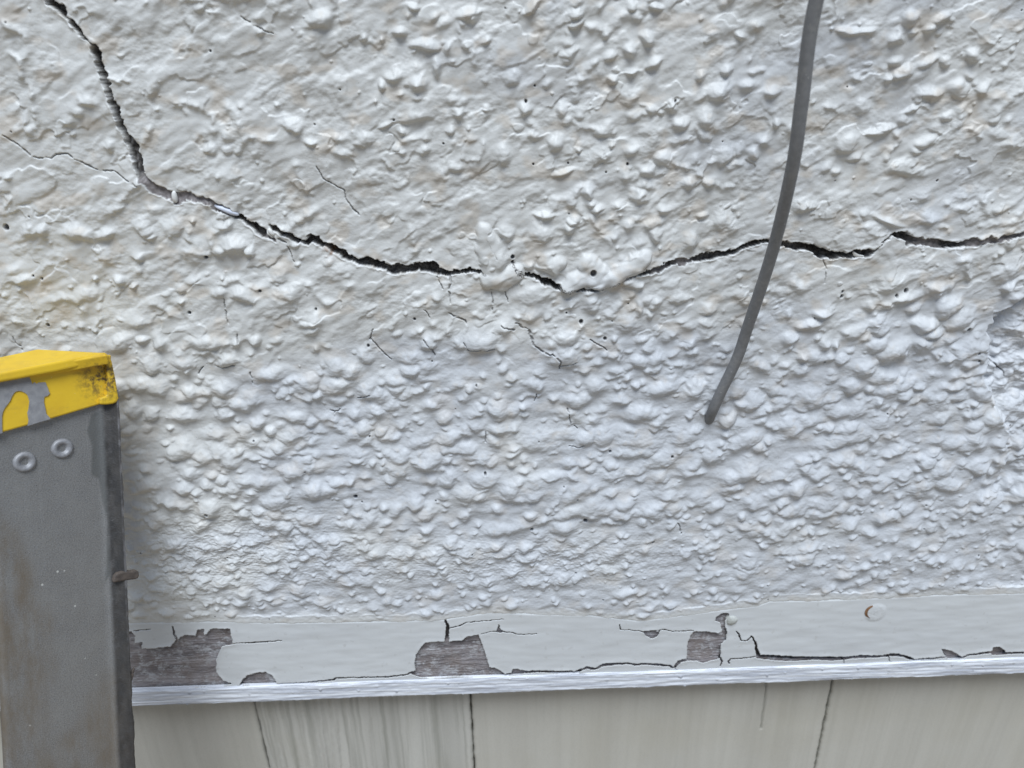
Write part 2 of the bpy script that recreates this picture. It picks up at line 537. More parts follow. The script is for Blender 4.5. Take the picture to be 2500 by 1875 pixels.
# the knobs one can pick out in the photograph, zone by zone: (x, y, half width, half height, mm high)
ZONES = [
 (1600, 0, .4069, [(500,215,35,25,1.5),(425,430,35,28,1.5),(110,650,30,25,1.2),(270,455,35,30,1.2),(385,550,70,60,2.2),(545,520,60,40,1.8),(690,550,55,30,1.5),(150,745,50,40,1.6),(300,710,50,70,2.2),(310,810,35,45,1.5),(720,740,30,28,1.2),(640,840,60,40,1.5),(420,930,50,50,1.8),(590,920,45,40,1.5),(190,1090,40,28,1.8),(310,1085,45,28,1.5),(900,1230,80,45,2),(1160,190,90,28,1.8),(1260,190,60,22,1.4),(1480,430,70,40,2.3),(1400,470,40,30,1.5),(1520,120,50,50,2),(1540,190,40,30,1.5),(1700,110,70,30,2),(1640,160,50,30,1.5),(1440,230,50,40,1.5),(1900,330,50,50,2),(1740,370,35,45,1.5),(1640,370,80,30,1.5),(1430,370,50,30,1.3),(1650,560,90,45,2),(1820,530,70,55,1.8),(1960,530,40,60,1.8),(1880,460,40,30,1.2),(1240,640,60,60,2),(1350,780,120,22,1.5),(1150,850,80,60,2),(1490,720,40,40,1.5),(1620,850,90,40,1.8),(1560,900,60,30,1.4),(2120,860,60,50,1.8),(2030,715,30,40,1.5),(1740,690,50,35,1.2),(1500,1010,140,50,1.6),(1080,1020,40,30,1.2),(1640,1310,90,35,2),(1380,1320,120,20,1.5),(1240,1280,60,50,1.6),(1840,1250,80,40,1.4),(2060,1250,80,30,1.4),(1550,650,80,20,1.2),(400,1330,50,90,1.6),(200,1440,40,60,1.5)]),
 (700, 0, .2712, [(300,180,130,90,2.5),(1150,60,60,40,1.8),(1640,120,120,50,2.5),(1680,150,60,50,2),(700,340,60,40,1.3),(1020,280,70,40,1.8),(1250,410,160,60,2),(1460,430,60,80,1.6),(1350,600,40,110,1.6),(960,680,100,60,2),(1180,740,85,70,2.8),(860,760,40,60,1.5),(1030,840,50,35,1),(1180,880,60,40,1),(1800,370,60,35,1.6),(1550,1000,60,80,2.2),(1540,900,100,60,1.4),(1130,1050,260,60,1.3),(900,1110,100,30,1.2),(1060,1180,60,60,1.5),(700,1260,130,60,1.5),(60,1120,110,60,2.2),(220,1270,60,40,1.8),(440,1240,40,40,1.2),(1240,1340,80,60,1.6),(1000,1320,50,50,1.2),(1470,1170,50,40,1.4),(1400,1560,120,80,1.5),(1520,1500,100,60,1.4),(1950,1400,90,110,1.8)]),
 (1200, 0, .2712, [(370,60,100,50,2.5),(760,120,80,60,2),(760,210,90,40,2),(1260,50,60,60,2.2),(1480,60,70,40,2.2),(1030,290,50,60,2),(1400,340,70,60,2),(1250,440,70,70,2.2),(1060,500,80,50,1.5),(700,470,100,50,1.6),(1460,570,90,40,2.3),(1260,640,60,35,1.5),(1090,710,50,40,2),(1880,680,50,40,1.8),(2130,620,50,50,1.6),(2050,820,100,70,2.3),(1620,950,45,50,1.8),(1920,1070,70,90,2.6),(1900,1210,50,80,1.6),(1700,1110,70,60,1.8),(1430,990,50,50,1.4),(650,980,60,80,2),(280,980,45,70,2),(200,700,90,70,1.5),(1240,860,110,90,1.6),(1000,1170,110,70,2.2),(390,1220,90,50,1.6),(570,1280,70,70,1.8),(1270,1340,90,70,1.8),(1080,1300,40,30,1.2),(790,1345,25,22,1.2),(980,1400,100,80,1.6),(1540,1420,90,80,2.3),(2100,1410,80,80,1.8)]),
 (1200, 350, .2712, [(640,260,110,30,1.8),(870,440,50,80,2.2),(950,580,60,40,2.5),(900,540,50,40,1.8),(480,640,110,35,1.7),(700,760,50,50,2.2),(740,690,60,50,1.8),(460,810,110,90,2),(140,800,70,70,2),(1340,450,70,60,2.6),(1380,380,80,60,1.6),(1400,240,90,60,1.8),(1540,590,80,40,1.7),(1480,800,60,90,2.4),(1450,720,110,60,1.8),(1150,560,90,50,1.6),(1770,350,60,45,2),(1950,350,70,45,1.8),(1800,880,60,80,1.8),(2140,740,80,110,1.6),(1900,650,60,30,1.3),(60,1060,90,130,2.6),(500,1090,110,50,2.2),(350,1100,60,40,1.4),(910,1430,90,100,1.6),(1330,1480,60,120,1.8),(1470,1440,60,60,1.6),(1700,1390,110,50,1.5),(1940,1510,60,50,1.6)]),
 (0, 500, .3165, [(330,190,60,45,1.8),(230,200,90,60,1.5),(600,210,140,60,2.2),(830,220,100,45,2),(1120,190,80,60,2),(1170,240,60,30,1.6),(1350,160,120,80,1.6),(1490,110,30,25,1.4),(1720,170,60,30,1.5),(1770,150,35,35,1.6),(1800,310,130,60,3),(1920,350,70,45,2.6),(1700,340,60,45,2.4),(1540,370,110,40,1.8),(1060,390,60,40,1.8),(920,580,45,40,2.2),(1030,620,45,20,1.5),(730,570,25,22,1.2),(160,560,120,40,1.8),(100,510,110,50,1.4),(1890,690,100,60,2.3),(1690,660,80,50,1.6),(1230,1040,50,70,2.6),(1100,1035,60,25,1.8),(1080,900,120,50,1.6),(1970,1040,55,40,2.2),(1640,1050,110,50,1.6),(1820,1050,40,40,1.4),(1410,740,40,20,1.3),(1400,1140,90,60,1.6),(1750,1190,100,50,1.8),(670,700,140,60,1.2),(620,940,40,30,1),(745,960,25,25,1.2)]),
 (300, 700, .3165, [(1470,250,110,70,2.6),(1470,330,80,40,1.6),(640,420,150,60,1.8),(1130,670,150,60,2),(240,750,140,70,2),(470,990,110,60,2.4),(500,640,40,30,2),(920,900,110,60,2),(1320,1000,120,60,2),(1860,1090,60,70,2.6),(1980,1120,60,50,1.6),(1700,1110,90,50,1.5),(430,1280,130,60,2.2),(740,1280,100,80,2.4),(1200,1240,70,50,2.2),(1010,1180,90,60,1.8),(1660,760,160,80,1.8),(2100,720,120,60,1.8),(1820,1330,80,40,1.8),(900,1530,150,50,1.8),(1580,1570,100,50,1.6),(1430,850,60,50,1.6),(1150,1110,60,40,2)]),
 (1600, 600, .4069, [(850,240,60,40,1.8),(320,390,50,30,1.8),(310,460,60,40,2),(1000,400,60,25,2.3),(810,560,55,40,2.2),(920,470,90,30,2),(1010,590,35,45,2.2),(1070,590,30,40,2.2),(1200,510,80,50,2),(1330,460,70,45,2.2),(1340,500,50,35,1.8),(1290,360,50,35,2),(1490,310,100,30,2),(1680,250,60,35,2.4),(1700,275,30,28,2),(1550,370,60,30,1.6),(1620,470,90,45,3.2),(1660,520,70,30,2.8),(1590,570,45,50,2.4),(1490,600,40,60,2),(1490,640,30,30,1.8),(880,660,40,35,2.4),(640,720,80,35,1.8),(1450,840,130,50,2),(1490,900,50,25,1.8),(1330,930,35,30,1.8),(1800,840,80,35,2.2),(1650,910,50,50,1.6),(1960,890,70,50,1.8),(1910,940,40,25,1.8),(2120,240,45,40,2.4),(1940,1000,60,30,1.5),(1040,920,80,35,1.5),(1140,1150,200,60,2),(930,1060,90,40,1.6),(430,1040,60,50,2.8),(170,1140,90,70,2),(510,940,50,35,1.8),(1880,1190,120,50,1.8),(1900,1220,40,30,1.6),(1950,1330,80,40,2.2),(750,1370,110,45,1.8),(270,1500,110,60,1.2),(1010,1600,120,50,1.8),(1250,1510,60,45,1.6),(600,1530,80,50,1.6),(1930,610,150,60,2.6)]),
 (1000, 1000, .3617, [(60,220,130,70,1.8),(890,200,200,90,1.8),(1310,170,70,100,2.4),(1550,200,200,90,2),(1860,180,110,80,1.8),(2030,300,80,60,2),(490,330,70,45,1.5),(950,440,100,40,1.8),(1090,430,60,45,1.8),(720,490,70,40,1.8),(380,560,90,60,2),(500,470,110,60,1.6),(820,540,130,50,1.2),(1140,540,160,50,1.8),(1380,430,120,60,1.6),(1700,330,180,70,1.6),(1300,660,140,50,1.6),(1680,650,130,50,1.6),(1970,600,110,60,1.2),(650,800,200,50,1.8),(1060,700,130,50,1.6),(690,360,40,30,1.6)]),
]
for x0, y0, sc, L in ZONES:
    for zx, zy, rx, ry, H in L:
        px, py = x0 + zx * sc, y0 + zy * sc
        sx, sz = mm_per_px(px, py)
        x, z = to_wall(px, py)
        stamp(x * 1000, z * 1000, rx * sc * sx * .95, ry * sc * sz * .95, H * 1.12, rng.normal(.15, .2), rng.uniform(.8, 1.5), k=.8)

# fine relief
h += .12 * fbm(X / 2.6, Z / 2.1, 2, 35) * sstep(.15, 1.0, core)
h += .12 * fbm(X / 3.6, Z / 2.4, 3, 33) * dense
crumb = np.exp(-(((X - float(to_wall(520, 1330)[0]) * 1000) / 62) ** 2 + ((Z - zl(1330)) / 24) ** 2))
crumb = np.clip(crumb + .8 * np.exp(-(((X - 10) / 75) ** 2 + ((Z - zl(1370)) / 14) ** 2)), 0, 1)
h += .11 * fbm(X / 2.5, Z / 1.9, 2, 21) * (.3 + .7 * upper) * (.35 + sstep(-.3, .5, perlin(X / 16, Z / 12, 29)))
h += .022 * perlin(X / .8, Z / .8, 23)
h += crumb * (.55 * (.5 - np.abs(fbm(X / 5, Z / 2.6, 3, 25))) + .2 * fbm(X / 1.6, Z / 1.0, 2, 27))


def dist_path(D, side, path, dep=None, depth=None):
    """signed distance (mm) to a pixel path of (x, y, width[, depth]); keeps the smallest"""
    P = np.array([(p[0], p[1]) for p in path], float)
    x, z = to_wall(P[:, 0], P[:, 1])
    sx, sz = mm_per_px(P[:, 0], P[:, 1])
    W = np.array([p[2] * (1.0 if len(p) > 3 else 1) for p in path]) * np.asarray(sx) * .5
    Dp = np.array([p[3] if len(p) > 3 else 0 for p in path])
    x, z = x * 1000, z * 1000
    for i in range(len(P) - 1):
        m = max(W[i], W[i + 1]) + 3.0
        i0, i1 = np.searchsorted(XI, (min(x[i], x[i + 1]) - m, max(x[i], x[i + 1]) + m))
        j0, j1 = np.searchsorted(ZI, (min(z[i], z[i + 1]) - m, max(z[i], z[i + 1]) + m))
        if i1 <= i0 or j1 <= j0:
            continue
        s = (slice(j0, j1), slice(i0, i1))
        ax, az = X[s] - x[i] + jx[s], Z[s] - z[i] + jz[s]
        ex, ez = x[i + 1] - x[i], z[i + 1] - z[i]
        L2 = ex * ex + ez * ez + 1e-9
        t = np.clip((ax * ex + az * ez) / L2, 0, 1)
        dx, dz = ax - t * ex, az - t * ez
        d = np.hypot(dx, dz) - (W[i] + t * (W[i + 1] - W[i]))
        up_ = (dz if abs(ex) > abs(ez) else dx)          # above the crack, or right of a steep one
        better = d < D[s]
        D[s] = np.where(better, d, D[s])
        side[s] = np.where(better, up_, side[s])
        if dep is not None:
            dep[s] = np.where(better, Dp[i] + t * (Dp[i + 1] - Dp[i]), dep[s])


jx = .75 * perlin(X / 3.4, Z / 3.4, 61) + .34 * perlin(X / 1.1, Z / 1.1, 62)
jz = .75 * perlin(X / 3.4, Z / 3.4, 63) + .34 * perlin(X / 1.1, Z / 1.1, 64)
BIG = [
 [(108,-20,16,7),(122,8,15,7),(151,24,17,7),(165,47,9,5),(187,69,12,7),(214,98,6,6),(228,118,12,7),(236,130,20,8),(244,159,18,8),(260,199,17,8),(273,240,17,8),(289,281,19,8),(303,321,16,8),(321,346,23,7),(336,386,22,6),(344,427,20,4),(354,443,23,2.2),(378,460,24,2.0),(403,472,21,2.2),(431,484,23,2.0),(468,480,20,2.4),(509,494,17,3),(549,513,16,3),(582,529,9,6),(614,547,22,7),(635,565,18,6),(650,577,8,3),(676,590,4,2)],
 [(660,552,5,4),(680,562,13,8),(700,573,13,8),(728,588,13,8),(750,592,8,6),(762,580,18,9),(785,596,14,9),(808,603,17,9),(832,618,18,9),(873,637,17,8),(902,640,18,8),(934,648,16,7),(963,660,24,5),(995,656,18,5),(1024,652,17,7),(1044,650,26,9),(1069,661,18,7),(1095,669,14,7),(1112,664,9,7),(1142,660,11,7),(1166,662,8,6),(1190,664,3,3)],
 [(1250,634,3,3),(1264,656,6,6),(1274,667,8,8),(1301,673,12,9),(1329,685,14,9),(1358,697,15,9),(1378,706,13,9),(1415,704,12,9),(1440,705,4,5),(1459,709,8,6),(1490,690,6,6),(1529,674,5,6),(1560,668,6,5),(1594,660,12,3.5),(1618,653,11,3.5),(1637,640,11,4),(1657,638,18,3),(1681,641,7,3),(1698,634,14,4),(1730,627,15,5),(1775,619,15,6),(1808,606,9,6),(1840,592,10,6),(1877,586,8,5),(1909,598,11,4),(1946,600,15,5),(1978,606,19,7),(2007,617,20,9),(2031,623,17,9),(2060,623,14,9),(2092,617,18,8),(2117,616,17,7),(2132,612,5,3),(2158,582,4,3),(2178,572,9,6),(2202,573,19,7),(2223,586,21,4),(2251,592,19,3.2),(2292,596,18,3.5),(2332,598,15,5),(2373,592,18,3),(2414,586,16,3),(2454,580,13,3),(2500,570,14,3.5),(2600,552,12,4),(2700,540,6,3)],
]
THIN = [
 [(-30,310,4),(0,328,3.6),(37,346,3.6),(81,383,3.6),(126,387,3),(140,376,3),(167,376,3.4),(203,399,3.8),(244,417,3),(277,416,3),(309,439,4.2),(338,452,4)],
 [(1099,676,6),(1097,709,5),(1100,738,2.5)], [(1067,675,2.5),(1081,705,2.2)],
 [(1097,764,3),(1115,775,4.5),(1134,781,4.5),(1139,793,2)],
 [(1258,788,2),(1272,795,6),(1292,807,6),(1303,840,5.5),(1329,860,4.5),(1347,860,3.5),(1368,874,3.5),(1366,901,2.2)], [(1368,894,2.2),(1385,886,2.2),(1406,882,2)],
 [(1223,791,2.5),(1256,805,3)], [(912,803,2.2),(904,827,3),(918,840,3),(935,862,3),(955,880,2)],
 [(1036,825,3),(1060,860,3.2),(1064,874,2)], [(1132,833,2.4),(1142,850,2.6),(1174,848,3),(1207,848,2)],
 [(1199,701,2.4),(1205,730,2.8),(1203,758,2)], [(1233,709,2.2),(1239,738,2)], [(1441,829,2.6),(1462,842,3),(1482,854,2)],
 [(873,972,3),(892,963,2.6),(910,958,2)], [(1311,962,2.6),(1305,980,2)], [(1386,996,2.6),(1396,1035,2.6),(1410,1047,2)],
 [(1036,754,2),(1050,772,2.2)], [(682,583,5),(695,592,4),(707,615,3),(718,640,2)],
 [(773,407,2.4),(793,439,3),(838,464,3),(846,488,2.6),(862,512,3.4),(879,527,2)], [(590,43,2.4),(631,65,3),(648,76,2),(667,83,2.4)],
 [(547,728,2),(553,747,3),(558,785,3),(562,797,2)], [(582,804,2.6),(580,820,2.4),(585,831,2)], [(506,887,2),(495,897,2.6),(487,912,2.4)],
 [(612,907,2.4),(618,936,2.2)], [(528,890,2),(547,896,2.8),(572,890,2.4)], [(798,1001,2.2),(816,1005,3),(816,1016,2)], [(816,1005,2.4),(830,998,2)],
 [(33,824,2),(36,837,2.6),(49,846,2.8),(52,856,2)], [(2422,878,2.6),(2434,888,3),(2456,906,3),(2467,915,3.4),(2470,930,2.4)],
 [(2010,632,2),(2018,660,2),(2014,690,1.8)], [(1187,575,2.2),(1200,600,2.4),(1214,626,2)],
 [(1390,1090,2),(1420,1090,2.4),(1428,1085,2)], [(1185,1050,2.4),(1186,1078,2.2)], [(1655,1275,2),(1662,1298,2)],
]
D1 = np.full(X.shape, 99, f4); S1 = np.zeros_like(D1); DEP = np.zeros_like(D1)
for p in BIG:
    dist_path(D1, S1, p, DEP)
D2 = np.full(X.shape, 99, f4); S2 = np.zeros_like(D2)
jx *= .55; jz *= .55
for p in THIN:
    dist_path(D2, S2, p)
D1b = D1 + .40 * perlin(X / 8, Z / 8, 69) + .42 * perlin(X / 3.2, Z / 2.4, 70) + .24 * perlin(X / 1.3, Z / 1.1, 74) + .14 * perlin(X / .7, Z / .7, 71)
m1 = sstep(.14, -.10, D1b)
m2 = sstep(.10, -.10, D2) * sstep(-.62, -.1, perlin(X / 2.2, Z / 2.2, 78))
# torn lips: a little ridge along both sides of the open crack
h += .5 * np.exp(-((D1 - .5) / .55) ** 2) * (perlin(X / 3, Z / 3, 72) * .8 + .25)
floor_ = DEP * (1 + .16 * perlin(X / 2.0, Z / 2.0, 73)) * (.72 + .28 * sstep(-1.2, 1.2, S1))
h -= m1 * np.clip(floor_ * (.5 + .5 * sstep(3.2, 4.6, DEP)), .8, None)
h -= m2 * 1.0
bare_mortar = m1 * sstep(4.2, 2.4, DEP)
crack = np.clip(np.maximum(m1, .5 * m2), 0, 1)
chip = sstep(.95, .25, D1) * sstep(-.25, .1, D1b) * (S1 < .1) * sstep(.12, .35, perlin(X / 3.2, Z / 3.2, 75) + .12)

# the long drips of paint that bridge the crack, laid over it
hb = h.copy()


def drip(path, H, k=.8):
    P = np.array([(p[0], p[1]) for p in path], float)
    x, z = to_wall(P[:, 0], P[:, 1])
    sx, sz = mm_per_px(P[:, 0], P[:, 1])
    R = np.array([p[2] for p in path]) * np.asarray(sx)
    x, z = x * 1000, z * 1000
    m = R.max() * 1.6 + 1
    i0, i1 = np.searchsorted(XI, (x.min() - m, x.max() + m))
    j0, j1 = np.searchsorted(ZI, (z.min() - m, z.max() + m))
    s = (slice(j0, j1), slice(i0, i1))
    d = np.full(X[s].shape, 9.0)
    for i in range(len(P) - 1):
        ax, az = X[s] - x[i] + .5 * wx[s], Z[s] - z[i] + .5 * wz[s]
        ex, ez = x[i + 1] - x[i], z[i + 1] - z[i]
        t = np.clip((ax * ex + az * ez) / (ex * ex + ez * ez + 1e-9), 0, 1)
        d = np.minimum(d, np.hypot(ax - t * ex, az - t * ez) / (R[i] + t * (R[i + 1] - R[i])))
    p = np.where(d < 1, (1.15 * H + k) * np.clip(1 - d ** 2.4, 0, 1) ** .62, 0) + .3 * perlin(X[s] / 4, Z[s] / 4, 77) * (d < .8)
    B = base[s] + p - k
    inside = d < 1
    A = h[s]
    m_ = np.maximum(A, B) + np.maximum(k - np.abs(A - B), 0) ** 2 / (4 * k)
    h[s] = np.where(inside, m_, A)
    core[s] = np.where(inside, np.maximum(core[s], p), core[s])
    crack[s] = np.where(inside & (B > A), 0, crack[s])
    chip[s] = np.where(inside & (B > A), 0, chip[s])


drip([(1180,560,20),(1192,600,36),(1208,640,34),(1205,668,28)], 2.0)
drip([(1196,680,26),(1225,682,30),(1262,662,22)], 2.2)
drip([(1385,700,17),(1402,684,24),(1430,672,24),(1465,682,23),(1495,676,22),(1520,655,22),(1550,640,27),(1572,624,20)], 2.3)
drip([(1330,640,20),(1350,648,24),(1365,640,20)], 1.8)
drip([(1440,646,30),(1462,660,24)], 2.4)
drip([(1525,684,12),(1550,690,14),(1565,692,8)], 1.5)

# pin holes in the paint
PITS = [(1447,657,9),(1252,625,6),(636,707,5),(772,754,3),(1418,784,6),(1477,826,5),(2212,709,6),(2188,720,4),(2055,724,5),(2057,712,4),(1490,1104,4),(1298,1291,5),(1430,1270,6),(868,1212,6),(1594,1324,4),(1305,208,3),(1284,246,4),(1302,400,3),(1387,398,3),(1532,401,4),(1479,420,3),(102,680,4),(82,672,3),(464,762,5),(2012,882,3),(506,1247,5),(2366,803,6),(2390,858,4),(2391,878,4),(12,556,9),(116,794,5),(505,625,6),(1013,778,4),(899,844,4),(1185,1152,4),(1640,1110,4),(1860,680,3)]
pit = np.zeros_like(h)


def hole(x, z, r, dep):
    i0, i1 = np.searchsorted(XI, (x - 2 * r, x + 2 * r))
    j0, j1 = np.searchsorted(ZI, (z - 2 * r, z + 2 * r))
    s = (slice(j0, j1), slice(i0, i1))
    d = np.hypot(X[s] - x + .2 * wx[s], (Z[s] - z + .2 * wz[s]) * .85)
    m = sstep(r * 1.12, r * .72, d)
    h[s] -= dep * m
    pit[s] = np.maximum(pit[s], m * .9)


for px, py, r in PITS:
    x, z = to_wall(px, py)
    sx, _ = mm_per_px(px, py)
    hole(float(x) * 1000, float(z) * 1000, max(r * .8 * float(sx), .34), 2.2 if r > 5 else 1.5)
for _ in range(70):
    hole(rng.uniform(-250, 260), rng.uniform(-125, 160), rng.uniform(.26, .42), rng.uniform(.6, 1.3))

# the hollow at the right edge, and shallow dents
for px, py, ra, rb, dp in [(2450, 1170, 60, 40, 3), (1700, 915, 60, 30, 1.4), (2200, 890, 60, 40, 1.5)]:
    x, z = to_wall(px, py)
    sx, sz = mm_per_px(px, py)
    r2 = ((X - x * 1000 + 4 * wx) / (ra * sx)) ** 2 + ((Z - z * 1000 + 4 * wz) / (rb * sz)) ** 2
    h -= dp * np.exp(-r2 ** 1.7)

# a ledge at the right edge: the coat breaks off and the wall falls back under it
lx, lz = to_wall([2560, 2490, 2442, 2405, 2415, 2400, 2440, 2470], [690, 735, 765, 850, 880, 930, 990, 1090])
lx, lz = lx * 1000, lz * 1000
xb = np.interp(Z[:, :1], lz[::-1], lx[::-1]) + 3.2 * perlin(Z / 7, X * 0, 86) + 1.5 * perlin(X / 3, Z / 2.5, 87)
fall = sstep(-.8, 2.6, X - xb) * (1 - .0 * X) * sstep(lz[0] + 3, lz[0] - 4, Z) * np.exp(-np.clip(lz[2] - Z, 0, None) / 48)
fall *= sstep(65, 18, X - xb)
h -= 9 * fall * (1 + .25 * fbm(X / 9, Z / 7, 2, 88))
h += fall * (1.5 * fbm(X / 7, Z / 5, 3, 89) + .5 * np.abs(fbm(X / 3.5, Z / 2.6, 2, 90)))
core *= 1 - .8 * fall

# lower edge: the coat feathers out over the top of the trim board
EDGE = [(-200, 1534), (320, 1521), (520, 1517), (700, 1521), (900, 1518), (1080, 1513), (1200, 1494), (1300, 1499), (1440, 1502), (1560, 1516), (1680, 1500), (1850, 1478), (1880, 1468), (2000, 1466), (2120, 1461), (2300, 1452), (2500, 1448), (2700, 1440)]
ex, ez = to_wall([p[0] for p in EDGE], [p[1] for p in EDGE])
zedge = np.interp(X[0], ex * 1000, ez * 1000)[None, :] + .9 * perlin(X / 9, X * 0, 81) + .5 * perlin(X / 3, Z / 6, 82)
below = Z - zedge
lap = sstep(-1.2, 6.5, below)
yb = prof(zs)[:, None] * 1000
h0 = (yb - Y_TRIM * 1000 + .38)                    # height at which the coat meets the painted board
hs = h0 * (1 - lap) + (h + 1.0) * lap
hs = np.where(below < 0, h0 - 1.3 * sstep(.3, -2.4, below) - 5 * sstep(-1.7, -3.0, below) - .02, hs)
keepout = sstep(4, 10, below)
hs = np.where(below > 0, np.maximum(hs, (h0 + .1) * (1 - keepout) - 90 * keepout), hs)
hs += .12 * lap * (1 - lap) * 4 * perlin(X / 2, Z / 2, 84)
core *= lap
droop = .36 * np.clip(core, 0, 3.2)
Vx = X / 1000
Vz = (Z - droop) / 1000
Vy = (yb - hs) / 1000
cream = np.clip(.9 * np.exp(-(((X - float(to_wall(110, 790)[0]) * 1000) / 55) ** 2 + ((Z - zl(790)) / 24) ** 2)) * (.55 + .9 * perlin(X / 18, Z / 9, 91)), 0, 1)
tan = np.clip(sstep(.12, .75, fbm(X / 13, Z / 9, 3, 93)) * (.45 + .55 * upper) + .5 * sstep(.4, .9, fbm(X / 4, Z / 3.5, 2, 96)) * sstep(.3, 1.2, core), 0, 1)
cool_shade = lap * sstep(-.2, .9, dense * .9 - .35 + .4 * sstep(-120, 140, X) - .6 * sstep(-105, -165, X) + .5 * fbm(X / 45, Z / 30, 3, 95))  # blue-grey shade painted into the lower and right-hand coat
rx_, rz_ = to_wall(806, 612)
rust = np.exp(-(((X - rx_ * 1000) / 2.2) ** 2 + ((Z - rz_ * 1000) / 2.6) ** 2)) * (.6 + perlin(X / 1.5, Z / 1.5, 98))
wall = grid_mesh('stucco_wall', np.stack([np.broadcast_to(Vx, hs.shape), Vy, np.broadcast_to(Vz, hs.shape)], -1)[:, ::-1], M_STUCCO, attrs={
    'crack': crack[:, ::-1], 'chip': np.clip(chip, 0, 1)[:, ::-1], 'pit': pit[:, ::-1], 'tan': tan[:, ::-1], 'cream': cream[:, ::-1], 'mortar': bare_mortar[:, ::-1], 'cool_shade': cool_shade[:, ::-1], 'rust': np.clip(rust, 0, 1)[:, ::-1]})
tag(wall, 'white painted rough stucco wall with a long dark crack across it', 'wall')
del wx, wz, jx, jz, D1, D2, D1b, S1, S2, DEP, U, Vv, pl

# loose bits caught in the crack
M_CHIP = mat_plain('white_paint_flake', (0.84, 0.84, 0.83), (0.74, 0.74, 0.72), 300, .5)
M_SEAL = mat_plain('white_sealant', (0.74, 0.77, 0.86), (0.62, 0.66, 0.77), 250, .4)


def blob(name, pts, y, thick, mat, parent, origin=(0, 0, 0)):
    """a small pillow-shaped piece with the outline pts (pixels), standing at depth y"""
    P = hit_y([p[0] for p in pts], [p[1] for p in pts], y)
    c = P.mean(0)
    n = len(P)
    verts, faces = [], []
    rings = [(1.0, .45), (1.0, .15), (.86, -.25), (.5, -.5)]
    for sc, dy in rings:
        for q in P:
            v = c + (q - c) * sc
            verts.append(v + np.array([0, dy * thick, 0]))
    for r in range(len(rings) - 1):
        for i in range(n):
            faces.append((r * n + i, r * n + (i + 1) % n, (r + 1) * n + (i + 1) % n, (r + 1) * n + i))
    verts.append(c + np.array([0, -.58 * thick, 0]))
    for i in range(n):
        faces.append(((len(rings) - 1) * n + i, (len(rings) - 1) * n + (i + 1) % n, len(verts) - 1))
    faces.append(tuple(range(n)))
    o = poly_mesh(name, verts, faces, mat, parent, origin, smooth=True)
    m = o.modifiers.new('soft', 'SUBSURF')
    m.levels = m.render_levels = 2
    return o


o = blob('paint_flake', [(418,468),(425,464),(430,470),(434,482),(434,494),(428,497),(421,491),(418,480)], -.0012, .0014, M_CHIP, wall)
o['label'] = 'small white paint flake caught in the crack'
o = blob('sealant', [(520,498),(536,500),(560,508),(580,518),(587,528),(572,528),(556,522),(536,512),(522,506)], -.0008, .0022, M_SEAL, wall)
o['label'] = 'bluish white smear of sealant in the crack'
for pts in ([(651,558),(660,556),(668,566),(672,576),(664,577),(656,570)], [(2082,612),(2090,617),(2098,622),(2108,622),(2114,628),(2098,630),(2086,627),(2081,620)], [(1543,668),(1556,676),(1562,684),(1540,688),(1528,680)]):
    blob('paint_flake', pts, -.0012, .0012, M_CHIP, wall)

# ------------------------------------------------------------------ trim board with its peeling paint
trim = thing('trim_board', 'white trim board under the stucco, paint peeling off brown wood', 'trim', (0, Y_TRIM, -0.16))
TO = np.array(trim.location)
Z1 = float(hit_y(1250, 1649, Y_TRIM)[2])          # lower edge of the flat face
Z2 = float(hit_y(1250, 1688, Y_TRIM - .0015)[2])  # bottom of the drip edge
txs = axis(-0.255, 0.275, .00026, -0.75, 0.75)
tzs = np.arange(Z1 - .0006, float(zedge.max()) / 1000 + .0022, .00026)
TX, TZ = np.meshgrid((txs * 1000).astype(f4), (tzs * 1000).astype(f4))


def tp(px, py):
    P = hit_y(px, py, Y_TRIM)
    return P[..., 0] * 1000, P[..., 2] * 1000


kx = .30 * perlin(TX / 2.2, TZ / 2.2, 101) + .16 * perlin(TX / .8, TZ / .8, 102)
kz = .30 * perlin(TX / 2.2, TZ / 2.2, 103) + .16 * perlin(TX / .8, TZ / .8, 104)
QX, QZ = TX + kx, TZ + kz


def zpt(L, x0, y0, s):
    return [(x0 + p[0] * s, y0 + p[1] * s) + tuple(v * s for v in p[2:]) for p in L]


